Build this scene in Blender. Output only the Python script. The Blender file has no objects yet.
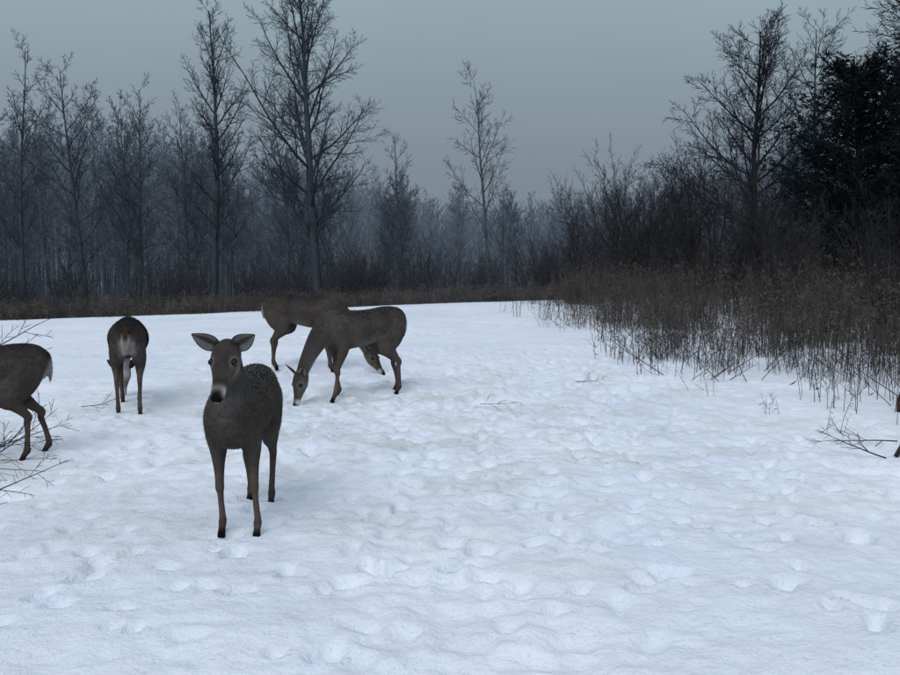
import bpy, math, random
import numpy as np
from mathutils import Vector, Matrix, kdtree
sc=bpy.context.scene
col=sc.collection
# ---------------------------------------------------------------- utils
class MB:
    def __init__(s): s.v=[]; s.f=[]
    def tube(s,pts,rad,n=4):
        base=len(s.v); ref=None
        m=len(pts)
        for i in range(m):
            t=(pts[min(i+1,m-1)]-pts[max(i-1,0)])
            if t.length<1e-9: t=Vector((0,0,1))
            t.normalize()
            if ref is None:
                ref=Vector((1,0,0)) if abs(t.x)<.8 else Vector((0,1,0))
            a=(ref-t*ref.dot(t)); a.normalize(); b=t.cross(a); ref=a
            r=rad[i]
            for k in range(n):
                an=2*math.pi*k/n
                s.v.append(pts[i]+a*(r*math.cos(an))+b*(r*math.sin(an)))
        for i in range(m-1):
            for k in range(n):
                k2=(k+1)%n
                s.f.append((base+i*n+k,base+i*n+k2,base+(i+1)*n+k2,base+(i+1)*n+k))
    def tri(s,a,b,c):
        i=len(s.v); s.v+= [a,b,c]; s.f.append((i,i+1,i+2))
    def mesh(s,name,mat,smooth=True):
        me=bpy.data.meshes.new(name); me.from_pydata([tuple(v) for v in s.v],[],s.f)
        me.materials.append(mat)
        if smooth: me.polygons.foreach_set("use_smooth",[True]*len(me.polygons))
        me.update(); return me
def obj(name,me,loc=(0,0,0),rz=0,sc_=1,parent=None):
    o=bpy.data.objects.new(name,me); col.objects.link(o)
    o.location=loc; o.rotation_euler=(0,0,rz)
    o.scale=(sc_,)*3 if not isinstance(sc_,tuple) else sc_
    if parent: o.parent=parent
    return o
_tab=np.random.RandomState(3).rand(256,256)
def vn(x,y):
    xi=np.floor(x).astype(int); yi=np.floor(y).astype(int)
    fx=x-xi; fy=y-yi; fx=fx*fx*(3-2*fx); fy=fy*fy*(3-2*fy)
    g=lambda a,b:_tab[a%256,b%256]
    return (g(xi,yi)*(1-fx)+g(xi+1,yi)*fx)*(1-fy)+(g(xi,yi+1)*(1-fx)+g(xi+1,yi+1)*fx)*fy-.5
def gz(x,y):
    x=np.asarray(x,float); y=np.asarray(y,float)
    crest=25.9+.55*np.clip(x,-14,6)
    t=np.clip(y-crest,-40,70)
    z=-.07*1.5*np.log1p(np.exp(np.clip(t/1.5,-30,60)))
    z=z+.05*vn(x/3.1+9,y/3.1)+.10*vn(x/9+3,y/9+5)*np.clip((y-9)/8,0,1)
    return z
def gzf(x,y): return float(gz(x,y))
# ---------------------------------------------------------------- materials
def newmat(name):
    m=bpy.data.materials.new(name); m.use_nodes=True
    nt=m.node_tree; b=nt.nodes["Principled BSDF"]
    b.inputs["Roughness"].default_value=.95
    b.inputs["Specular IOR Level"].default_value=.05
    return m,nt,b
def rampn(nt,src,stops):
    r=nt.nodes.new("ShaderNodeValToRGB"); nt.links.new(src,r.inputs[0])
    e=r.color_ramp.elements
    while len(e)<len(stops): e.new(.5)
    for i,(p,c) in enumerate(stops):
        e[i].position=p; e[i].color=(*c,1)
    return r
def mixc(nt,fac,a,b,mode='MIX'):
    m=nt.nodes.new("ShaderNodeMix"); m.data_type='RGBA'; m.blend_type=mode
    for s,i in((fac,0),(a,6),(b,7)):
        if hasattr(s,'links') or hasattr(s,'is_linked'): nt.links.new(s,m.inputs[i])
        elif i==0: m.inputs[0].default_value=s
        else: m.inputs[i].default_value=(*s,1)
    return m.outputs[2]
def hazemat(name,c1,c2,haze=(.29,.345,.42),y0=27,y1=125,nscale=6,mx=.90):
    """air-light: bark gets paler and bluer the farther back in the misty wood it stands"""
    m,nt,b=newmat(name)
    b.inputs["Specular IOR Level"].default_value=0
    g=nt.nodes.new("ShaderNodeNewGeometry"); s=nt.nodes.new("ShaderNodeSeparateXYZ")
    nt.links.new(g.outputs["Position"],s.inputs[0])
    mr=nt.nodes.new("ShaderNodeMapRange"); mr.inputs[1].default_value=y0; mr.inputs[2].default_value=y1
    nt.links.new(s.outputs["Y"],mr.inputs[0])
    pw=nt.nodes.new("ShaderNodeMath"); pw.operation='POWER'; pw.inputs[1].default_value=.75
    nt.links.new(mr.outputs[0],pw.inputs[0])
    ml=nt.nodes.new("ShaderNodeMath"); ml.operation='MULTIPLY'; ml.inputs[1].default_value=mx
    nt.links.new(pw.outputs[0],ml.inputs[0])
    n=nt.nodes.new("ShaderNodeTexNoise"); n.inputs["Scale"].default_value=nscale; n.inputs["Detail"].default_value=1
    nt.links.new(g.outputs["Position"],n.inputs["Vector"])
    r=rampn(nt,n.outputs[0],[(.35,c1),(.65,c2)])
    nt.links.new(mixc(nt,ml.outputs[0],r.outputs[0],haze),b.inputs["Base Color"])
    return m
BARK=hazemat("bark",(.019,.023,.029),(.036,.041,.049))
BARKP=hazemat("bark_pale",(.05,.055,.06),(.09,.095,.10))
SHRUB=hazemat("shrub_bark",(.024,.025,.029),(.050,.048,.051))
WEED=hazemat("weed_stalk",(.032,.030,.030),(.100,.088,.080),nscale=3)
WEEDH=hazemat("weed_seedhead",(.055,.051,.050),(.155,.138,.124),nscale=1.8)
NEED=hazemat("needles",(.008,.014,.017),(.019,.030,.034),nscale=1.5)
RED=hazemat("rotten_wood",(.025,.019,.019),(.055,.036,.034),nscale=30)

def snowmat():
    m,nt,b=newmat("snow")
    b.inputs["Roughness"].default_value=.75; b.inputs["Specular IOR Level"].default_value=.1
    g=nt.nodes.new("ShaderNodeNewGeometry"); P=g.outputs["Position"]
    def noise(s,d=4,ro=.6):
        n=nt.nodes.new("ShaderNodeTexNoise"); n.inputs["Scale"].default_value=s
        n.inputs["Detail"].default_value=d; n.inputs["Roughness"].default_value=ro
        nt.links.new(P,n.inputs["Vector"]); return n.outputs[0]
    base=rampn(nt,noise(.40,4),[(.35,(.72,.79,.91)),(.65,(.81,.865,.96))])
    n2=rampn(nt,noise(1.3,5,.75),[(.45,(0,0,0)),(.64,(1,1,1))])
    # trampled feeding patch: grubby snow around the bait spot
    vm=nt.nodes.new("ShaderNodeVectorMath"); vm.operation='DISTANCE'; nt.links.new(P,vm.inputs[0]); vm.inputs[1].default_value=(-.1,8.0,0)
    mr=nt.nodes.new("ShaderNodeMapRange"); mr.inputs[1].default_value=1; mr.inputs[2].default_value=5.0; mr.inputs[3].default_value=.9; mr.inputs[4].default_value=.2
    nt.links.new(vm.outputs["Value"],mr.inputs[0])
    mu=nt.nodes.new("ShaderNodeMath"); mu.operation='MULTIPLY'; nt.links.new(mr.outputs[0],mu.inputs[0]); nt.links.new(n2.outputs[0],mu.inputs[1])
    c=mixc(nt,mu.outputs[0],base.outputs[0],(.57,.615,.635))
    sp=rampn(nt,noise(48,2,.7),[(.58,(1,1,1)),(.72,(.55,.55,.55))])
    c=mixc(nt,.35,c,sp.outputs[0],'MULTIPLY')
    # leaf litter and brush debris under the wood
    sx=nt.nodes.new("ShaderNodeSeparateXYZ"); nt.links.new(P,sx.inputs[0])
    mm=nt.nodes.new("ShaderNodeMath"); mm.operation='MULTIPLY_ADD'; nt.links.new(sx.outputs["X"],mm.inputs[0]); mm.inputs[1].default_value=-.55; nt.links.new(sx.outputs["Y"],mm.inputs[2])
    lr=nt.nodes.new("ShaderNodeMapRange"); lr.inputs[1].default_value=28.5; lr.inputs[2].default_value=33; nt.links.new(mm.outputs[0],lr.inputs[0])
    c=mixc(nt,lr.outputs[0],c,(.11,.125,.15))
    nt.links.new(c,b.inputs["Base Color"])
    b1=nt.nodes.new("ShaderNodeBump"); b1.inputs["Strength"].default_value=.55; b1.inputs["Distance"].default_value=.06
    nt.links.new(noise(9,5,.72),b1.inputs["Height"])
    nt.links.new(b1.outputs[0],b.inputs["Normal"])
    return m
SNOW=snowmat()
# ---------------------------------------------------------------- ground
def build_ground():
    ys=[-8,-4,-1,1,2]; y=2.4
    while y<34: ys.append(y); y+=max(.025,.0050*y)
    while y<420: ys.append(y); y*=1.03
    xs=[0]; x=0
    while x<260: x+=max(.027,.009*x) if x<14 else x*.04; xs.append(x)
    xs=[-a for a in xs[:0:-1]]+xs
    xs=np.array(xs); ys=np.array(ys,float)
    X,Y=np.meshgrid(xs,ys)
    Z=gz(X,Y)
    near=np.clip(1-(Y-14)/14,.25,1)
    tr=np.exp(-(((X+.2)/3.2)**2+((Y-8.5)/4.2)**2))
    patch=np.clip(.5+2.6*(vn(X/1.7+31,Y/1.7+17)+.5*vn(X/.7+3,Y/.7+1)),0,1)   # trodden vs. undisturbed crust
    amp=near*(.30+.75*patch+.8*tr)
    rg_=lambda a:(.5-np.abs(a)*2)
    Z+=near*.035*vn(X/.9+5,Y/.9)
    Z+=amp*(.024*vn(X/.55,Y/.55)+.030*vn(X/.26+7,Y/.26+1)+.024*rg_(vn(X/.17+3,Y/.17+8))+.026*vn(X/.11,Y/.11+4)+.015*vn(X/.055+3,Y/.055))
    rr=random.Random(5); pr=[]
    for (x,y,a,n) in [(-1.2,4.4,1.7,10),(-2.6,3.6,1.2,16),(2.6,4.6,1.9,14),(.5,5,1.2,18),(-3,7,.3,14),(0,9,.2,16),(-2,9,2.6,14),(1.8,7,1.9,22),(-1,11,.3,20),(-3.5,12,.0,18),(1,13,1.3,22),(-5,14,.8,22),(2.2,9,1.7,22),(-.6,6.6,.6,14),(-.2,7.8,2.7,16),(.2,3.8,.5,9),(-.4,4.2,1.9,12),(1.6,3.7,1.5,16),(-2.2,3.7,.4,12)]:
        for k in range(n):
            a+=rr.gauss(0,.16); x+=.26*math.cos(a); y+=.26*math.sin(a)
            s=.07*(1 if k%2 else -1)
            pr.append((x-math.sin(a)*s,y+math.cos(a)*s,a,rr.uniform(.036,.058),rr.uniform(.04,.075)))
    for k in range(900):
        x=rr.gauss(-.3,2.1); y=rr.gauss(8.0,2.6)
        if y<3.4: continue
        pr.append((x,y,rr.random()*6.3,rr.uniform(.025,.060),rr.uniform(.015,.05)))
    pr+= [(2.25,4.95,1.2,.075,.08),(-1.75,4.3,1.1,.06,.07),(-1.85,4.05,1.3,.045,.06),(-1.65,4.65,1.1,.05,.055)]
    for (x,y,a,r,d) in pr:
        i0,i1=np.searchsorted(ys,[y-.3,y+.3]); j0,j1=np.searchsorted(xs,[x-.3,x+.3])
        if i1<=i0 or j1<=j0: continue
        dx=X[i0:i1,j0:j1]-x; dy=Y[i0:i1,j0:j1]-y
        u=(dx*math.cos(a)+dy*math.sin(a))/1.5; v=-dx*math.sin(a)+dy*math.cos(a)
        q=(u*u+v*v)/(r*r)
        Z[i0:i1,j0:j1]+= -d*np.exp(-q*q)+.12*d*np.exp(-((np.sqrt(q)-1.5)/.45)**2)
    n,m=X.shape
    V=np.stack([X,Y,Z],-1).reshape(-1,3)
    idx=np.arange(n*m).reshape(n,m)
    F=np.stack([idx[:-1,:-1],idx[:-1,1:],idx[1:,1:],idx[1:,:-1]],-1).reshape(-1,4)
    me=bpy.data.meshes.new("snow_ground")
    me.vertices.add(len(V)); me.vertices.foreach_set("co",V.ravel())
    me.loops.add(F.size); me.loops.foreach_set("vertex_index",F.ravel().astype(np.int32))
    me.polygons.add(len(F)); me.polygons.foreach_set("loop_start",np.arange(0,F.size,4,dtype=np.int32))
    me.polygons.foreach_set("use_smooth",np.ones(len(F),bool))
    me.update(calc_edges=True); me.materials.append(SNOW)
    obj("snow_ground",me)
build_ground()
# ---------------------------------------------------------------- trees
UP=Vector((0,0,1))
def grow(mb,p,d,L,r,lev,P,rg):
    ns=P['seg'][lev]; pts=[p.copy()]; rad=[r]; dd=d.copy(); rm=P['rmin']
    rend=max(rm,r*P['tap'][lev])
    w=P['wob'][lev]; tp=P['trop'][lev]
    for i in range(ns):
        dd=dd+Vector((rg.gauss(0,w),rg.gauss(0,w),rg.gauss(0,w*.7)+tp)); dd.normalize()
        pts.append(pts[-1]+dd*(L/ns)); rad.append(r+(rend-r)*(i+1)/ns)
    mb.tube(pts,rad,P['sid'][lev])
    if lev>=P['max']: return
    n=P['n'][lev]; t0=P['t0'][lev]; az=rg.random()*6.28
    for k in range(n):
        t=t0+(1-t0)*(k+rg.random())/n
        t=min(t,.995); fi=t*ns; i=int(fi); f=fi-i
        q=pts[i].lerp(pts[i+1],f); rr=rad[i]+(rad[i+1]-rad[i])*f
        ax=(pts[i+1]-pts[i]).normalized()
        az+=2.4+rg.gauss(0,.5)
        s=Vector((1,0,0)) if abs(ax.x)<.8 else Vector((0,1,0))
        s=(s-ax*s.dot(ax)).normalized(); b=ax.cross(s)
        an=math.radians(P['ang'][lev]+rg.gauss(0,9))
        cd=ax*math.cos(an)+(s*math.cos(az)+b*math.sin(az))*math.sin(an)
        prof=(1-(t-t0)/(1-t0))*P['pf'][lev]+(1-P['pf'][lev])
        if lev==0 and P.get('round'): prof*=.5+.5*min(1,(t-t0)/.25)
        cl=L*P['len'][lev]*prof*rg.uniform(.6,1.25)
        if cl<P['lmin']: continue
        grow(mb,q,cd.normalized(),cl,max(rm,min(rr*.62,r*P['rr'][lev]*(prof*.7+.3))),lev+1,P,rg)
def tree_params(**k):
    P=dict(seg=[12,6,3,2,1],sid=[8,5,3,3,3],n=[32,10,7,4,0],t0=[.22,.12,.10,.12,0],ang=[50,40,38,34,0],
      len=[.38,.46,.50,.55,0],pf=[.72,.6,.45,.4,0],wob=[.035,.07,.08,.09,.1],trop=[.02,.11,.07,.03,.0],
      tap=[.10,.22,.3,.4,.5],rr=[.34,.46,.5,.6,.6],rmin=.0048,max=4,lmin=.08,round=True)
    P.update(k); return P
def make_tree(name,x,y,H,r,seed,mat=BARK,lean=(0,0),**k):
    rg=random.Random(seed); mb=MB()
    grow(mb,Vector((0,0,-.3)),Vector((lean[0],lean[1],1)).normalized(),H,r,0,tree_params(**k),rg)
    mb.tube([Vector((0,0,-.5)),Vector((0,0,-.1)),Vector((0,0,.35))],[r*1.7,r*1.35,r],8)
    return obj(name,mb.mesh(name,mat),(x,y,gzf(x,y)))
NL=[.28,.46,.50,.55,0]
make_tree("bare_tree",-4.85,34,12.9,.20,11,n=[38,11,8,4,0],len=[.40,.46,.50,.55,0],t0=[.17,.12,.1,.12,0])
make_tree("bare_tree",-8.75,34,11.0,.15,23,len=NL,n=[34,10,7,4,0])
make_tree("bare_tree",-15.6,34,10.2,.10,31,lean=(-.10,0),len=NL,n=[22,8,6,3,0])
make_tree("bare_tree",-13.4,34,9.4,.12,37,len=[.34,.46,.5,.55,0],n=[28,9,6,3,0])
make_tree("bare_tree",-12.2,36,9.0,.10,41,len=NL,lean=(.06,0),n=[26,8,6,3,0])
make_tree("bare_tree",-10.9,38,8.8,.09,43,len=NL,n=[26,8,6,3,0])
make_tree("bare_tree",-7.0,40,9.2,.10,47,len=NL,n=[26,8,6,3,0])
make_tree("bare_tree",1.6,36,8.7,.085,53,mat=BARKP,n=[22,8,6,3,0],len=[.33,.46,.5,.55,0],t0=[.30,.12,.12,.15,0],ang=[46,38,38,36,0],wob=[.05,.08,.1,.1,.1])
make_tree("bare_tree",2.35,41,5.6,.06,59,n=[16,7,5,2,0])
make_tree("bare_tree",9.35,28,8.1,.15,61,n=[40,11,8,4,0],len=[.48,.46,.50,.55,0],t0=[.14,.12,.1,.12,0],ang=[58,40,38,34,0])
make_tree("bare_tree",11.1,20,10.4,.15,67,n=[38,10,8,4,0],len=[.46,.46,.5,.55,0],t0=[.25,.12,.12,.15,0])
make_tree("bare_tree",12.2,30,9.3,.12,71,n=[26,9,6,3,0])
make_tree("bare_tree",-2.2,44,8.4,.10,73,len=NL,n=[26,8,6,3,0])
def parent_empty(name):
    e=bpy.data.objects.new(name,None); col.objects.link(e); e.empty_display_size=.5; return e
vars_=[]
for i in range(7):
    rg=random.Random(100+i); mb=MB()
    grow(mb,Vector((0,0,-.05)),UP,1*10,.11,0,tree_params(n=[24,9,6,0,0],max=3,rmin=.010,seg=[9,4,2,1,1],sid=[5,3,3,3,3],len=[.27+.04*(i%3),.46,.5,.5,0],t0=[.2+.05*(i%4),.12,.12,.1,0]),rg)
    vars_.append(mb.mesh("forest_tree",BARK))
und=[]
for i in range(4):
    rg=random.Random(200+i); mb=MB()
    for k in range(9):
        a=rg.random()*6.28
        grow(mb,Vector((rg.gauss(0,.25),rg.gauss(0,.25),-.1)),Vector((math.cos(a)*.35,math.sin(a)*.35,1)).normalized(),rg.uniform(1.8,3.2),.02,0,
          tree_params(n=[8,5,3,0,0],max=3,rmin=.005,seg=[5,3,2,1,1],sid=[4,3,3,3,3],len=[.4,.45,.45,.5,0],t0=[.2,.1,.1,.1,0],wob=[.07,.10,.10,.2,.2],round=False,ang=[38,38,38,38,0]),rg)
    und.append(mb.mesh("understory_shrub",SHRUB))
def topline(u):
    return float(np.interp(u,[-300,0,110,200,270,340,400,470,560,620,700,900,1300],[90,125,105,135,150,165,180,194,194,186,160,120,100]))
F=parent_empty("distant_forest"); rg=random.Random(9)
for i in range(480):
    Y=42+110*rg.random()**.8
    u=rg.uniform(-200,1100)
    if u<330 and rg.random()<.55: Y=40+rg.random()*50
    X=(u-450)/923*Y
    zt=1.6+Y*(245-topline(u))/923
    g=gzf(X,Y); H=(zt-g)*rg.uniform(.62,1.05)
    if H<4: H=4
    s=H/10
    o=obj("tree",rg.choice(vars_),(X,Y,g),rg.random()*6.28,(s*rg.uniform(.75,1.1),)*2+(s,),F)
U=parent_empty("understory_brush")
for i in range(300):
    Y=31+rg.random()**1.5*45; X=rg.uniform(-.60*Y,.60*Y)
    if Y<29+.55*X: continue
    obj("shrub",rg.choice(und),(X,Y,gzf(X,Y)),rg.random()*6.28,rg.uniform(.5,1.05),U)
# farthest rank of trunks
mb=MB()
for i in range(3300):
    Y=rg.uniform(115,185); u=rg.uniform(-250,1150); X=(u-450)/923*Y
    zt=1.6+Y*(245-topline(u)-6)/923; g=gzf(X,Y); H=(zt-g)*rg.uniform(.5,1.0)
    p=Vector((X,Y,g)); l=Vector((rg.gauss(0,.05),0,1))
    mb.tube([p,p+l*H*.5,p+l*H],[rg.uniform(.08,.20),.10,.015],3)
    for k in range(16):
        t=rg.uniform(.15,.97); q=p+l*H*t; a=rg.random()*6.28; L=H*.24*(1.1-t)+.4
        mb.tube([q,q+Vector((math.cos(a)*L,math.sin(a)*L,L*1.1))],[.06,.015],3)
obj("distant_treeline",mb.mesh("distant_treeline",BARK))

# ---------------------------------------------------------------- right-hand shrubs
shr=[]
for i in range(5):
    rg2=random.Random(300+i); mb=MB()
    for k in range(12):
        a=rg2.random()*6.28; sp=rg2.uniform(.15,.5)
        grow(mb,Vector((rg2.gauss(0,.2),rg2.gauss(0,.2),-.1)),Vector((math.cos(a)*sp,math.sin(a)*sp,1)).normalized(),rg2.uniform(2.2,3.8),.024,0,
          tree_params(n=[12,7,5,2,0],max=4,rmin=.0035,seg=[7,4,2,1,1],sid=[5,3,3,3,3],len=[.40,.45,.45,.5,0],t0=[.15,.1,.1,.1,0],wob=[.06,.09,.10,.1,.1],round=False,ang=[36,36,36,36,0]),rg2)
    shr.append(mb.mesh("bare_shrub",SHRUB))
for (x,y,s) in [(4.4,30,1.0),(5.2,27,1.15),(6.0,29,1.4),(6.9,26,1.25),(7.6,28.5,1.25),(5.6,32,1.3),(8.3,24,1.05),(9.2,25,1.05),(10.2,24,1.0),(8.0,21,.85),(9.4,20,.85),(7.2,19,.7),(8.6,17.5,.75),(10.6,19,.9),(7.3,15.5,.65),(9.6,16.2,.75),(11.2,22,1.0),(12.4,25,1.1),(3.6,33,.75),(6.6,22,.8),(13.2,21,1),(5.6,24.5,.75),(6.6,13.4,.55),(7.9,13.8,.65),(12,17,.95),(6.2,17,.6),(7.0,12.0,.55),(5.4,20.5,.55),(8.9,14.8,.75),(6.0,11.6,.42)]:
    obj("bare_shrub",rg.choice(shr),(x,y,gzf(x,y)),rg.random()*6.28,s)
# evergreen
def evergreen(name,x,y,H,W,seed):
    rg=random.Random(seed); mb=MB(); nb=MB()
    mb.tube([Vector((0,0,-.2)),Vector((.05,0,H*.5)),Vector((0,.05,H))],[.14,.09,.02],7)
    for k in range(250):
        t=rg.random()**.85; z=.25+t*(H-.35)
        L=W*(math.sin(math.pi*min(1,(1-t)*.62+.12))**.8)*rg.uniform(.6,1.1)*(1-t*.35)
        a=k*2.4+rg.gauss(0,.3); d=Vector((math.cos(a),math.sin(a),.15+.5*t))
        pts=[Vector((0,0,z))]
        for i in range(5):
            d=(d+Vector((rg.gauss(0,.1),rg.gauss(0,.1),.05+rg.gauss(0,.05)))).normalized(); pts.append(pts[-1]+d*L/5)
        mb.tube(pts,[.03,.025,.018,.012,.008,.005],4)
        for j in range(int(30*L/W)+6):
            f=rg.uniform(.2,1)*4.99; i=int(f); q=pts[i].lerp(pts[i+1],f-i)+Vector((rg.gauss(0,.12),rg.gauss(0,.12),rg.gauss(0,.09)))
            ax=Vector((d.x+rg.gauss(0,.5),d.y+rg.gauss(0,.5),.25+rg.gauss(0,.3))).normalized()
            for m in range(10):
                dr=(ax+Vector((rg.gauss(0,.55),rg.gauss(0,.55),rg.gauss(0,.55)))).normalized()
                sd=dr.cross(Vector((rg.gauss(0,1),rg.gauss(0,1),rg.gauss(0,1)))).normalized()*.014
                s=q+ax*rg.uniform(-.05,.08)
                nb.tri(s-sd,s+sd,s+dr*rg.uniform(.08,.15))
    e=parent_empty(name); e.location=(x,y,gzf(x,y))
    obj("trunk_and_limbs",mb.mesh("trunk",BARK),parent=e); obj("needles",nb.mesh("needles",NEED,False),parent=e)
evergreen("evergreen_tree",9.8,22.5,5.8,2.7,5)
evergreen("evergreen_tree",11.9,23.5,6.6,2.6,6)

# ---------------------------------------------------------------- dead weeds
def weed_clump(seed,ns,rad,hmin,hmax,plume=True):
    rg=random.Random(seed); st=MB(); hd=MB()
    for k in range(ns):
        a=rg.random()*6.28; rr=rad*math.sqrt(rg.random()); p=Vector((rr*math.cos(a),rr*math.sin(a),-.05))
        H=rg.uniform(hmin,hmax); d=Vector((rg.gauss(0,.10),rg.gauss(0,.10),1)).normalized(); pts=[p]
        if rg.random()<.15: d=Vector((rg.gauss(0,.6),rg.gauss(0,.6),1)).normalized()
        for i in range(5):
            d=(d+Vector((rg.gauss(0,.05),rg.gauss(0,.05),0))).normalized(); pts.append(pts[-1]+d*H/5)
        w=rg.uniform(.0025,.0055)
        st.tube(pts,[w,w,w*.9,w*.8,w*.6,w*.4],3)
        nb=rg.randint(2,8); hasp=plume and rg.random()<.6
        for j in range(nb):
            t=rg.uniform(.5,1)*4.99; i=int(t); q=pts[i].lerp(pts[i+1],t-i)
            b=rg.random()*6.28; L=rg.uniform(.06,.20)*(1.25-t/5*.8)
            q2=q+Vector((math.cos(b)*L*.6,math.sin(b)*L*.6,L*.75)); q3=q2+Vector((math.cos(b)*L*.5,math.sin(b)*L*.5,L*.1))
            st.tube([q,q2,q3],[.0022,.0018,.0012],3)
            if hasp:
                for m in range(rg.randint(3,7)):
                    c=q2.lerp(q3,rg.random())+Vector((rg.gauss(0,.012),rg.gauss(0,.012),rg.gauss(0,.012)))
                    e=[Vector((rg.gauss(0,.009),rg.gauss(0,.009),rg.gauss(0,.009))) for _ in range(3)]
                    hd.tri(c+e[0],c+e[1],c+e[2])
            if rg.random()<.3:
                c=pts[2].lerp(pts[4],rg.random()); e=Vector((math.cos(b),math.sin(b),-.8))*rg.uniform(.04,.09)
                hd.tri(c,c+e+Vector((.01,.0,.012)),c+e*.6-Vector((.008,.008,0)))
    n=len(st.v); nf=len(st.f)
    st.v+=hd.v; st.f+=[tuple(i+n for i in f) for f in hd.f]
    me=st.mesh("weeds",WEED,False); me.materials.append(WEEDH)
    mi=[0]*nf+[1]*len(hd.f); me.polygons.foreach_set("material_index",mi); return me
wv=[weed_clump(400+i,24,.45,.45,1.45) for i in range(7)]
wl=[weed_clump(420+i,5,.30,.25,.85,False) for i in range(4)]
wc=[weed_clump(440+i,30,.5,.20,.60) for i in range(4)]
WP=parent_empty("dead_weed_patch")
rg=random.Random(21)
def xe(Y): return 3.15+max(0,12.5-Y)*.42+.55*math.sin(Y*.9)*.6+.3*math.sin(Y*2.7)
cnt=0
while cnt<500:
    Y=rg.uniform(8.2,31); X=xe(Y)+.25+rg.random()**1.25*9
    if Y<11 and X<xe(Y)+.8 and rg.random()<.5: continue
    if float(vn(np.array(X/1.3),np.array(Y/1.3)))<-.2: continue
    k=min(1,.25+(X-xe(Y))*.35)
    obj("weeds",rg.choice(wv),(X,Y,gzf(X,Y)),rg.random()*6.28,rg.uniform(.7,1.2)*(.55+.45*k),WP); cnt+=1
for i in range(190):
    Y=rg.uniform(7.2,27); X=xe(Y)+rg.gauss(-.15,.45)
    obj("stalks",rg.choice(wl),(X,Y,gzf(X,Y)),rg.random()*6.28,rg.uniform(.5,1.25),WP)
for (X,Y) in [(1.3,22),(2.1,17),(2.4,14.2),(1.9,19.5),(2.6,11.4),(2.75,9.9),(3.1,8.6),(2.0,24),(3.3,7.8),(2.9,12.6)]:
    obj("stalks",rg.choice(wl),(X,Y,gzf(X,Y)),rg.random()*6.28,rg.uniform(.4,.7),WP)
EP=parent_empty("field_edge_grass")
for i in range(520):
    X=rg.uniform(-19,5); Y=25.9+.55*max(X,-14)+rg.uniform(1.2,6.5)
    obj("grass",rg.choice(wc),(X,Y,gzf(X,Y)),rg.random()*6.28,rg.uniform(.5,1.2),EP)

# ---------------------------------------------------------------- near sticks
def twigset(name,starts,seed,mat=SHRUB,r=.006):
    rg=random.Random(seed); mb=MB()
    for (p,d,L) in starts:
        grow(mb,Vector(p),Vector(d).normalized(),L,r,0,tree_params(n=[8,4,2,0,0],max=3,rmin=.0012,lmin=.03,seg=[7,4,2,1,1],sid=[6,4,3,3,3],len=[.42,.45,.45,.5,0],t0=[.12,.15,.1,.1,0],wob=[.07,.1,.12,.2,.2],trop=[.01,.03,.02,0,0],round=False,ang=[38,38,38,38,0],rr=[.5,.55,.5,.5,.5]),rg)
    return obj(name,mb.mesh(name,mat))
twigset("leafless_sapling",[((-2.85,4.6,-.05),(.05,0,1),1.45),((-2.83,4.6,.85),(1,.05,.38),.92),((-2.8,4.65,.42),(1,.0,.30),.88),((-2.8,4.6,.30),(1,.1,.48),.95),((-2.85,4.6,1.05),(1,.1,.08),.80),((-2.8,4.6,.2),(1,.1,.25),.85)],3,r=.007)
twigset("fallen_branch",[((-3.9,6.3,.06),(1,.03,.03),1.15),((-3.85,6.6,.05),(1,.1,.10),1.0)],4)
twigset("fallen_branch",[((3.25,6.75,.02),(-.9,.5,.18),.55),((3.6,7.3,.03),(-1,.1,.05),.7)],8)
twigset("fallen_branch",[((.3,9.1,.02),(1,-.3,.05),.40)],12,r=.003)
twigset("fallen_branch",[((1.35,10.6,.02),(1,-.4,.1),.45)],14,r=.004)
twigset("fallen_branch",[((-3.6,8.9,.03),(1,.2,.06),.45)],15,r=.004)
def log(name,pts,rad,mat):
    mb=MB(); mb.tube([Vector(p) for p in pts],rad,9); rg=random.Random(2)
    for i,v in enumerate(mb.v): mb.v[i]=v+Vector((rg.gauss(0,.004),rg.gauss(0,.004),rg.gauss(0,.004)))
    n=9; mb.f.append(tuple(range(n-1,-1,-1))); mb.f.append(tuple(range(len(mb.v)-n,len(mb.v))))
    obj(name,mb.mesh(name,mat,False))
log("rotten_stump",[(4.42,8.9,-.05),(4.41,8.9,.10),(4.44,8.92,.22),(4.45,8.93,.30)],[.050,.036,.026,.012],RED)
log("fallen_log",[(3.40,6.90,.0),(3.48,7.0,.03),(3.65,7.25,.07),(3.95,7.7,.10)],[.008,.012,.014,.016],SHRUB)

# ---------------------------------------------------------------- deer
def deermat():
    m,nt,b=newmat("deer_coat")
    at=nt.nodes.new("ShaderNodeAttribute"); at.attribute_name="Col"
    tc=nt.nodes.new("ShaderNodeTexCoord")
    n=nt.nodes.new("ShaderNodeTexNoise"); n.inputs["Scale"].default_value=26; n.inputs["Detail"].default_value=4
    nt.links.new(tc.outputs["Object"],n.inputs["Vector"])
    r=rampn(nt,n.outputs[0],[(.3,(.72,.72,.72)),(.7,(1.0,1.0,1.0))])
    nt.links.new(mixc(nt,1.0,at.outputs["Color"],r.outputs[0],'MULTIPLY'),b.inputs["Base Color"])
    return m
COAT=deermat()
EYE,_nt,_b=newmat("eye"); _b.inputs["Base Color"].default_value=(.004,.004,.004,1); _b.inputs["Roughness"].default_value=.2; _b.inputs["Specular IOR Level"].default_value=.3
def cat(K,sub):
    K=np.array(K,float); n=len(K); out=[]
    for i in range(n-1):
        p0=K[max(i-1,0)];p1=K[i];p2=K[i+1];p3=K[min(i+2,n-1)]
        for s in range(sub):
            t=s/sub
            out.append(.5*((2*p1)+(-p0+p2)*t+(2*p0-5*p1+4*p2-p3)*t*t+(-p0+3*p1-3*p2+p3)*t**3))
    out.append(K[-1]); return np.array(out)
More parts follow.
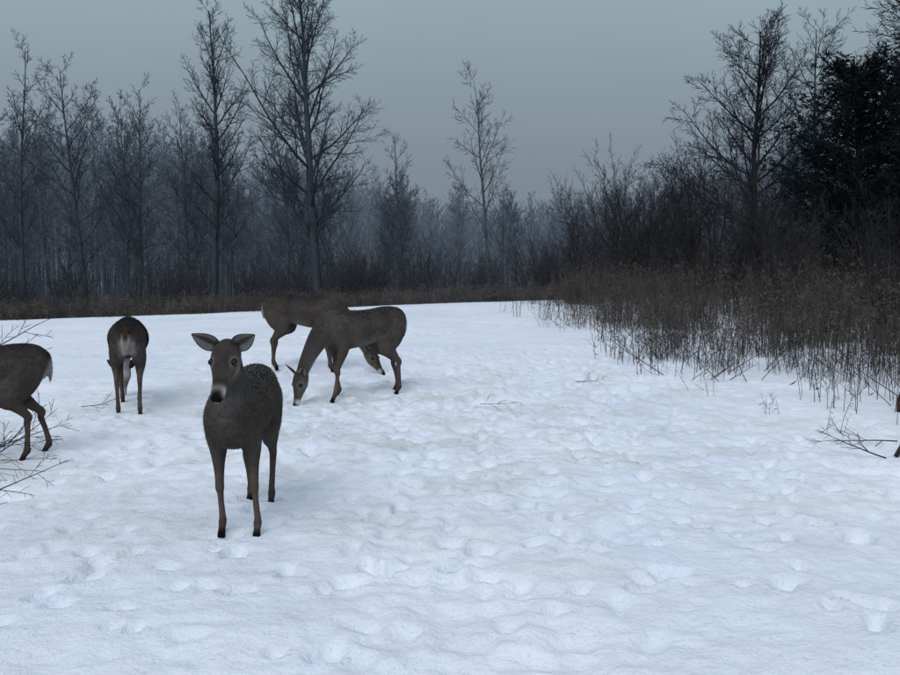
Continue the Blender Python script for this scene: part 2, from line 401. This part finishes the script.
BACK=(.031,.029,.029); BODY=(.082,.070,.062); BELLY=(.19,.17,.155); NECK=(.088,.077,.070); LEG=(.100,.078,.064); LEGD=(.074,.060,.051)
WHT=(.58,.56,.55); BLK=(.008,.008,.008); FACE=(.108,.090,.079)
def key(p,a,bu,bd,ct,cs,cb,h): return [*p,a,bu,bd,*ct,*cs,*cb,h]
class Deer:
    def __init__(s): s.v=[];s.f=[];s.c=[];s.t=[]
    def sweep(s,keys,side=(0,1,0),n=20,sub=5,flow=-1):
        K=cat(keys,sub); m=len(K); C=K[:,:3]; b0=len(s.v)
        T=np.gradient(C,axis=0); T/=np.linalg.norm(T,axis=1)[:,None]+1e-9
        side=np.array(side,float)
        for i in range(m):
            t=T[i]; sd=side-t*side.dot(t); sd/=np.linalg.norm(sd); up=np.cross(t,sd)
            a,bu,bd=np.maximum(K[i,3:6],.003); ct,cs,cb=K[i,6:9],K[i,9:12],K[i,12:15]
            for k in range(n):
                an=2*math.pi*k/n; sn=math.sin(an)
                s.v.append(C[i]+sd*a*math.cos(an)+up*(bu if sn>0 else bd)*sn)
                if sn>0: c=cs+(ct-cs)*min(1,max(0,(sn-.25)/.6))
                else: c=cs+(cb-cs)*min(1,max(0,(-sn-.35)/.5))
                s.c.append((*np.clip(c,.004,1),K[i,15])); s.t.append(t*flow)
        for i in range(m-1):
            for k in range(n):
                k2=(k+1)%n; s.f.append((b0+i*n+k,b0+i*n+k2,b0+(i+1)*n+k2,b0+(i+1)*n+k))
        for e,i in((0,0),(1,m-1)):
            s.v.append(C[i].copy()); s.c.append(s.c[b0+i*n]); s.t.append(T[i]*flow); q=len(s.v)-1
            for k in range(n):
                k2=(k+1)%n
                s.f.append((q,b0+i*n+k2,b0+i*n+k) if e==0 else (q,b0+i*n+k,b0+i*n+k2))
def make_deer(loc,heading,scale,neck,headbase,hf,hside,fl,fr,hl,hr,ears,nh=22000,vox=.0085,seed=1,dark=1.0,tailswing=0,hs_=1.12,fat=1.0):
    D=Deer(); rg=np.random.RandomState(seed)
    B=lambda x,z,a,bu,bd,h=.020,c=BODY,ct=BACK,cb=BELLY: key((x,0,z),a*fat,bu,bd,ct,c,cb,h)
    D.sweep([B(-.505,.735,.035,.05,.06),B(-.48,.735,.085,.10,.12),B(-.40,.735,.125,.145,.16),B(-.28,.72,.145,.165,.165),B(-.12,.70,.152,.165,.165),
      B(.03,.685,.160,.175,.18),B(.17,.68,.152,.19,.192,cb=BODY),B(.29,.69,.128,.185,.185,cb=NECK),B(.385,.715,.10,.14,.15,cb=NECK,ct=BODY),B(.43,.73,.06,.09,.09,cb=NECK,ct=BODY)],n=28)
    nk=[]
    for i,(p,a,b) in enumerate(neck):
        last=i>=len(neck)-2
        nk.append(key(p,a,b,b*1.02,(.052,.046,.043),NECK,(.45,.43,.42) if last else (.13,.117,.108),.020 if i<3 else .014))
    D.sweep(nk,side=hside,n=22)
    hb=np.array(headbase,float); f=np.array(hf,float); f/=np.linalg.norm(f)
    sd=np.array(hside,float); sd-=f*sd.dot(f); sd/=np.linalg.norm(sd); up=np.cross(f,sd)
    def H(s,a,bu,bd,off,ct,cs,cb,h=.006): return key(hb+f*s*hs_+up*off*hs_,a*hs_,bu*hs_,bd*hs_,ct,cs,cb,h)
    DK=(.055,.047,.043); CHK=(.15,.136,.125)
    D.sweep([H(-.035,.040,.040,.045,0,DK,FACE,WHT),H(0,.060,.058,.062,0,DK,FACE,WHT),H(.045,.067,.062,.070,0,DK,FACE,WHT),H(.085,.064,.058,.072,-.002,DK,CHK,(.3,.27,.25)),
      H(.125,.049,.046,.062,-.006,DK,FACE,(.25,.22,.20)),H(.165,.038,.035,.046,-.010,DK,FACE,(.35,.33,.31)),H(.200,.032,.029,.036,-.013,(.05,.045,.042),(.10,.09,.085),WHT),H(.226,.0325,.0275,.034,-.014,(.20,.19,.185),WHT,WHT),
      H(.248,.032,.025,.031,-.015,(.03,.03,.03),(.38,.37,.36),WHT),H(.268,.027,.021,.026,-.017,BLK,(.03,.03,.03),WHT),H(.284,.016,.012,.016,-.018,BLK,BLK,(.3,.3,.3))],side=hside,n=20,sub=4)
    lk=1.17
    L=lambda p,a,b,c,h=.006,bd=None: key(p,a*lk,b*lk,(bd or b)*lk,c,c,c,h)
    for sgn,(fx,fy,lift) in((1,fl),(-1,fr)):
        fy=sgn*fy; el=np.array((.235+.25*(fx-.3),sgn*.095,.50)); ft=np.array((fx-.028,fy,.085+lift)); kn=el*.5+ft*.5+np.array((.018,0,.0)); 
        mid=(kn+ft)/2
        D.sweep([L((.30,sgn*.055,.80),.045,.06,BODY,.018),L((.285,sgn*.080,.70),.060,.095,BODY,.018),L((.262,sgn*.092,.60),.054,.080,BODY,.016),L(el,.043,.054,BODY,.012),
          L(el*.55+kn*.45,.028,.035,LEGD,.008),L(kn+(0,0,.03),.021,.025,LEG),L(kn-(0,0,.015),.0215,.025,LEG),L(kn*.75+ft*.25-(0.002,0,0),.0155,.018,LEG),L(mid,.0145,.017,LEG),L(ft+(0,0,.03),.016,.019,LEG),L(ft,.0195,.023,LEGD),
          L((fx-.006,fy,.05+lift),.0165,.018,LEGD),L((fx,fy,.035+lift),.018,.019,BLK)],n=14,flow=1)
        hoof(D,fx,fy,lift)
    for sgn,(fx,fy,lift) in((1,hl),(-1,hr)):
        fy=sgn*fy; st=np.array((-.225+.30*(fx+.36),sgn*.105,.50)); ft=np.array((fx-.03,fy,.085+lift))
        hk=st*.50+ft*.50+np.array((-.075,0,.045)); mid=(hk+ft)/2
        D.sweep([L((-.36,sgn*.050,.80),.050,.08,BODY,.018),L((-.335,sgn*.078,.70),.066,.120,BODY,.018),L((-.295+.1*(fx+.36),sgn*.092,.60),.060,.115,BODY,.018),L(st,.048,.080,BODY,.014,.088),
          L(st*.6+hk*.4,.034,.046,LEGD,.010,.054),L(st*.22+hk*.78,.023,.027,LEG,.007,.035),L(hk,.0205,.024,LEG,.006,.029),L(hk+(.008,0,-.04),.018,.020,LEG,.006,.024),L(mid,.0155,.018,LEG),L(ft+(0,0,.03),.017,.020,LEG),L(ft,.020,.023,LEGD),
          L((fx-.006,fy,.05+lift),.0165,.018,LEGD),L((fx,fy,.035+lift),.018,.019,BLK)],n=14,flow=1)
        hoof(D,fx,fy,lift)
    ts=tailswing
    TB=(.055,.042,.035)
    D.sweep([key((-.47,0,.82),.025,.02,.02,TB,TB,TB,.02),key((-.500,ts*.2,.785),.030,.022,.022,TB,TB,TB,.022),key((-.517,ts*.5,.72),.036,.016,.016,WHT,WHT,TB,.022),key((-.520,ts*.8,.66),.034,.013,.013,WHT,WHT,TB,.022),key((-.515,ts,.61),.022,.010,.010,WHT,WHT,TB,.022),key((-.512,ts,.58),.006,.006,.006,WHT,WHT,WHT,.02)],n=12,flow=1)
    me=bpy.data.meshes.new("src"); me.from_pydata([tuple(v) for v in D.v],[],D.f); 
    o=bpy.data.objects.new("src",me); col.objects.link(o)
    rm=o.modifiers.new("r","REMESH"); rm.mode='VOXEL'; rm.voxel_size=vox
    sm=o.modifiers.new("s","SMOOTH"); sm.factor=.5; sm.iterations=4
    dg=bpy.context.evaluated_depsgraph_get(); dg.update()
    body=bpy.data.meshes.new_from_object(o.evaluated_get(dg)); bpy.data.objects.remove(o)
    body.materials.clear(); body.materials.append(COAT)
    nv=len(body.vertices); co=np.empty(nv*3); body.vertices.foreach_get("co",co); co=co.reshape(-1,3)
    no=np.empty(nv*3); body.vertices.foreach_get("normal",no); no=no.reshape(-1,3)
    kd=kdtree.KDTree(len(D.v))
    for i,v in enumerate(D.v): kd.insert(v,i)
    kd.balance()
    C=np.zeros((nv,4)); T=np.zeros((nv,3)); SC=np.array(D.c); ST=np.array(D.t)
    for i in range(nv):
        r=kd.find_n(co[i],5); w=np.array([1/(q[2]+.004)**2 for q in r]); w/=w.sum(); ids=[q[1] for q in r]
        C[i]=w@SC[ids]; T[i]=w@ST[ids]
    x,y,z=co.T
    patch=np.clip((-.40-x)/.05,0,1)*np.clip((.085-abs(y))/.03,0,1)*np.clip((z-.42)/.08,0,1)*np.clip((.74-z)/.05,0,1)
    inner=np.clip((.06-abs(y))/.03,0,1)*np.clip((-.15-x)/.1,0,1)*np.clip((.62-z)/.05,0,1)*np.clip((z-.36)/.08,0,1)
    pm=np.clip(patch*.8+inner*.6,0,1)[:,None]
    C[:,:3]=C[:,:3]*(1-pm)+np.array((.38,.36,.34))*pm
    eyes=[hb+(f*.093+sd*q*.052+up*.022)*hs_ for q in(1,-1)]
    for e in eyes:
        d=np.linalg.norm(co-e,axis=1); k=np.clip((.040-d)/.014,0,1)[:,None]*.45
        C[:,:3]=C[:,:3]*(1-k)+np.array((.23,.21,.195))*k
        k=np.clip((.024-d)/.005,0,1)[:,None]
        C[:,:3]=C[:,:3]*(1-k)+np.array((.012,.011,.011))*k
    mott=1+.45*np.array(vn(co[:,0]*9+seed,co[:,2]*9+co[:,1]*5))
    C[:,:3]*=(dark*mott)[:,None]
    nf=len(body.polygons); ls=np.empty(nf,int); body.polygons.foreach_get("loop_start",ls)
    lv=np.empty(len(body.loops),int); body.loops.foreach_get("vertex_index",lv)
    q=np.stack([lv[ls],lv[ls+1],lv[ls+2]],1)
    A=np.linalg.norm(np.cross(co[q[:,1]]-co[q[:,0]],co[q[:,2]]-co[q[:,0]]),axis=1)
    hl_=C[q[:,0],3]; A=A*(1+.6*(hl_<.012)); A/=A.sum()
    ch=rg.choice(nf,nh,p=A); w=rg.dirichlet((1,1,1),nh)
    P=(co[q[ch]]*w[:,:,None]).sum(1); N=(no[q[ch]]*w[:,:,None]).sum(1); CC=C[q[ch,0]]; TT=T[q[ch,0]].copy()
    TT[:,2]-=.35*(CC[:,3]>.012)
    TT-=N*(TT*N).sum(1)[:,None]; TT/=np.linalg.norm(TT,axis=1)[:,None]+1e-6
    Hd=TT+N*rg.uniform(.12,.42,(nh,1))+rg.normal(0,.14,(nh,3)); Hd/=np.linalg.norm(Hd,axis=1)[:,None]
    fr=(rg.rand(nh)<np.clip((N[:,2]-.05)*.55,0,.42)*(P[:,2]>.6)*(CC[:,3]>.012))
    Ln=(CC[:,3]*rg.uniform(.7,1.3,nh))[:,None]; S=np.cross(N,Hd); S/=np.linalg.norm(S,axis=1)[:,None]+1e-6
    W=np.clip(Ln*.09,.0008,.0020)
    Ln=np.where(fr[:,None],Ln*.6,Ln); W=np.where(fr[:,None],.0011,W)
    HV=np.stack([P-S*W-N*.002,P+S*W-N*.002,P+Hd*Ln],1).reshape(-1,3)
    hc=CC[:,:3]*rg.uniform(.6,1.45,(nh,1))
    hc[fr]=np.array((.24,.255,.28))*rg.uniform(.5,1.3,(fr.sum(),1))
    HC=np.repeat(np.concatenate([hc,np.ones((nh,1))],1),3,0)
    hm=bpy.data.meshes.new("fur"); hm.from_pydata(HV.tolist(),[],np.arange(nh*3).reshape(-1,3).tolist())
    a=hm.color_attributes.new("Col",'FLOAT_COLOR','POINT'); a.data.foreach_set("color",HC.ravel()); hm.materials.append(COAT)
    CA=C.copy(); CA[:,3]=1
    a=body.color_attributes.new("Col",'FLOAT_COLOR','POINT'); a.data.foreach_set("color",CA.ravel())
    body.polygons.foreach_set("use_smooth",[True]*nf)
    E=parent_empty("white_tailed_deer"); E.location=(loc[0],loc[1],gzf(loc[0],loc[1])-.02)
    E.rotation_euler=(0,0,math.atan2(heading[1],heading[0])); E.scale=(scale,)*3
    obj("body",body,parent=E); obj("fur",hm,parent=E)
    for e in eyes:
        bm=MB(); 
        bm.tube([Vector(e)+Vector((0,0,.0165*math.cos(t))) for t in np.linspace(math.pi-.05,.05,9)],[.0165*math.sin(t) for t in np.linspace(math.pi-.05,.05,9)],12)
        obj("eye",bm.mesh("eye",EYE),parent=E)
    for sg,(od,ou,of) in zip((1,-1),ears):
        base=hb+(f*.012+sd*sg*.042+up*.036)*hs_
        d=sd*sg*od+up*ou+f*of; d/=np.linalg.norm(d)
        fc=f*.85+sd*sg*.15+up*.45
        if ears[0][2]<-.4: fc=sd*sg*.8+up*.6
        fc-=d*fc.dot(d); fc/=np.linalg.norm(fc); lt=np.cross(d,fc)
        V=[];Fc=[];CL=[];nu,nvv=14,13
        for lay in(0,1):
            for i in range(nu+1):
                u=i/nu; w=.045*math.sin(math.pi*min(1,(.10+.90*u))**.85)**.9+.0015 if u<1 else .0015
                for j in range(nvv):
                    v=-1+2*j/(nvv-1); ph=v*1.25
                    pnt=base+d*(.150*u-.012)+lt*w*math.sin(ph)/.95-fc*(w*.75*math.cos(ph)*(1-.35*u))+fc*w*.25
                    if lay: pnt=pnt-fc*.004*math.cos(ph)+lt*.003*math.sin(ph)
                    V.append(tuple(pnt))
                    if lay==0:
                        k=abs(v); c=np.array((.25,.235,.225))*(1-.5*(u<.2))*(1-.35*rg.rand())
                        if k>.84 or u>.93: c=np.array((.022,.020,.020))
                        elif k<.3: c=c*.35
                    else: c=np.array((.055,.048,.044))
                    CL.append((*(c*dark),1))
        n1=(nu+1)*nvv
        for lay in(0,1):
            for i in range(nu):
                for j in range(nvv-1):
                    a0=lay*n1+i*nvv+j; Fc.append((a0,a0+1,a0+nvv+1,a0+nvv))
        for i in range(nu):
            for j in(0,nvv-1):
                a0=i*nvv+j; Fc.append((a0,a0+nvv,a0+nvv+n1,a0+n1))
        em=bpy.data.meshes.new("ear"); em.from_pydata(V,[],Fc)
        a=em.color_attributes.new("Col",'FLOAT_COLOR','POINT'); a.data.foreach_set("color",np.array(CL).ravel()); em.materials.append(COAT)
        em.polygons.foreach_set("use_smooth",[True]*len(Fc)); obj("ear",em,parent=E)
    return E
def hoof(D,fx,fy,lift):
    for s in(1,-1):
        D.sweep([key((fx-.004,fy+s*.009,.05+lift),.010,.014,.014,BLK,BLK,BLK,.002),key((fx+.006,fy+s*.010,.025+lift),.012,.020,.020,BLK,BLK,BLK,.002),key((fx+.014,fy+s*.011,.002+lift),.012,.027,.022,BLK,BLK,BLK,.002)],n=10,flow=1,sub=3)
def n_graze(yaw=0,fwd=0,hd=(.30,-.95),low=0):
    c,s=math.cos(yaw),math.sin(yaw)
    def r(p):
        x=p[0]-.32; k=max(0,(.76-p[2])/.44); x+=fwd*k
        return (.32+x*c,x*s,p[2]-low*k)
    return [((.24,0,.76),.10,.13),(r((.36,0,.71)),.098,.135),(r((.47,0,.62)),.078,.108),(r((.565,0,.50)),.062,.082),(r((.625,0,.40)),.056,.068),(r((.66,0,.33)),.052,.058)],r((.665,0,.32)),(hd[0]*c,hd[0]*s,hd[1]),(-s,c,0)
# alert deer, looking into the camera
make_deer((-1.185,5.24),(0,-1),1.0,
  [((.22,0,.76),.10,.13),((.34,.01,.79),.104,.138),((.425,.025,.87),.088,.108),((.475,.035,.95),.074,.085),((.505,.04,1.02),.064,.068),((.53,.042,1.055),.056,.058)],
  (.525,.042,1.07),(.66,-.03,-.60),(0.03,1,0),(.31,.125,0),(.28,.075,0),(-.30,.085,0),(-.42,.07,0),
  [(1,.70,-.10),(1,.70,-.10)],nh=80000,vox=.007,seed=1,hs_=1.14,dark=.92)
# grazing, left-facing
nk,hb,hf,hs=n_graze(.12,low=.03)
make_deer((-.95,9.72),(-.80,-.6),1.09,nk,hb,hf,hs,(.36,.09,0),(.22,.09,0),(-.36,.09,0),(-.46,.09,0),[(.8,.5,-.6),(.8,.5,-.6)],nh=34000,seed=2,dark=1.05)
# grazing, right-facing, behind
nk,hb,hf,hs=n_graze(-.15,fwd=.15,hd=(.66,-.75),low=.07)
make_deer((-1.86,11.75),(.95,-.30),1.13,nk,hb,hf,hs,(.30,.09,0),(.38,.09,0),(-.42,.09,0),(-.32,.09,0),[(.8,.5,-.6),(.8,.5,-.6)],nh=30000,seed=3,dark=.85)
# rear view
nk,hb,hf,hs=n_graze(.22)
make_deer((-3.17,9.04),(-.30,.95),1.04,nk,hb,hf,hs,(.34,.08,0),(.20,.08,0),(-.34,.095,0),(-.40,.095,0),[(.8,.5,-.6),(.8,.5,-.6)],nh=34000,seed=4,dark=.85,tailswing=.02,fat=1.15)
# at the left edge, walking out of view
nk,hb,hf,hs=n_graze(0)
make_deer((-3.50,6.72),(-.88,-.45),1.0,nk,hb,hf,hs,(.22,.09,0),(.36,.09,0),(-.30,.09,0),(-.46,.09,0),[(.8,.5,-.6),(.8,.5,-.6)],nh=40000,seed=5,dark=.85)

# ---------------------------------------------------------------- world / light
w=bpy.data.worlds.new("World"); sc.world=w; w.use_nodes=True; nt=w.node_tree; nt.nodes.clear()
out=nt.nodes.new("ShaderNodeOutputWorld"); bg=nt.nodes.new("ShaderNodeBackground"); nt.links.new(bg.outputs[0],out.inputs[0])
sky=nt.nodes.new("ShaderNodeTexSky"); sky.sky_type='NISHITA'; sky.sun_disc=False
sky.sun_elevation=math.radians(45); sky.sun_rotation=math.radians(200); sky.dust_density=4
tc=nt.nodes.new("ShaderNodeTexCoord"); sp=nt.nodes.new("ShaderNodeSeparateXYZ"); nt.links.new(tc.outputs["Generated"],sp.inputs[0])
k=10.0  # overcast cloud radiance, in the sky texture's units (background strength is 0.1); overcast zenith is ~2-3x the horizon
rp=rampn(nt,sp.outputs["Z"],[(0,(.205,.250,.305)),(.08,(.215,.264,.318)),(.17,(.260,.330,.375)),(.27,(.320,.420,.460)),(.7,(.52,.59,.66))])
vmm=nt.nodes.new("ShaderNodeVectorMath"); vmm.operation='SCALE'; vmm.inputs[3].default_value=k; nt.links.new(rp.outputs[0],vmm.inputs[0])
cn=nt.nodes.new("ShaderNodeTexNoise"); cn.inputs["Scale"].default_value=2.2; cn.inputs["Detail"].default_value=3; nt.links.new(tc.outputs["Generated"],cn.inputs["Vector"])
cr=rampn(nt,cn.outputs[0],[(.3,(.96,.96,.96)),(.7,(1.04,1.04,1.04))])
cl=mixc(nt,1.0,vmm.outputs[0],cr.outputs[0],'MULTIPLY')
nt.links.new(mixc(nt,.06,cl,sky.outputs[0]),bg.inputs[0]); bg.inputs[1].default_value=.1
sl=bpy.data.lights.new("overcast_sun","SUN"); sl.energy=1.4; sl.angle=math.radians(40); sl.color=(1,.975,.97)
so=bpy.data.objects.new("overcast_sun",sl); col.objects.link(so)
az=math.radians(200); el=math.radians(45)
dirv=Vector((math.sin(az)*math.cos(el),math.cos(az)*math.cos(el),math.sin(el)))
so.rotation_euler=(-dirv).to_track_quat('-Z','Y').to_euler()
# camera
cd=bpy.data.cameras.new("Camera"); cam=bpy.data.objects.new("Camera",cd); col.objects.link(cam)
cd.sensor_width=36; cd.lens=36.9; cd.clip_end=1500
cam.location=(0,0,1.6); cam.rotation_euler=(math.radians(90-5.72),0,0)
sc.camera=cam
sc.view_settings.view_transform='Standard'; sc.view_settings.look='None'; sc.view_settings.exposure=0
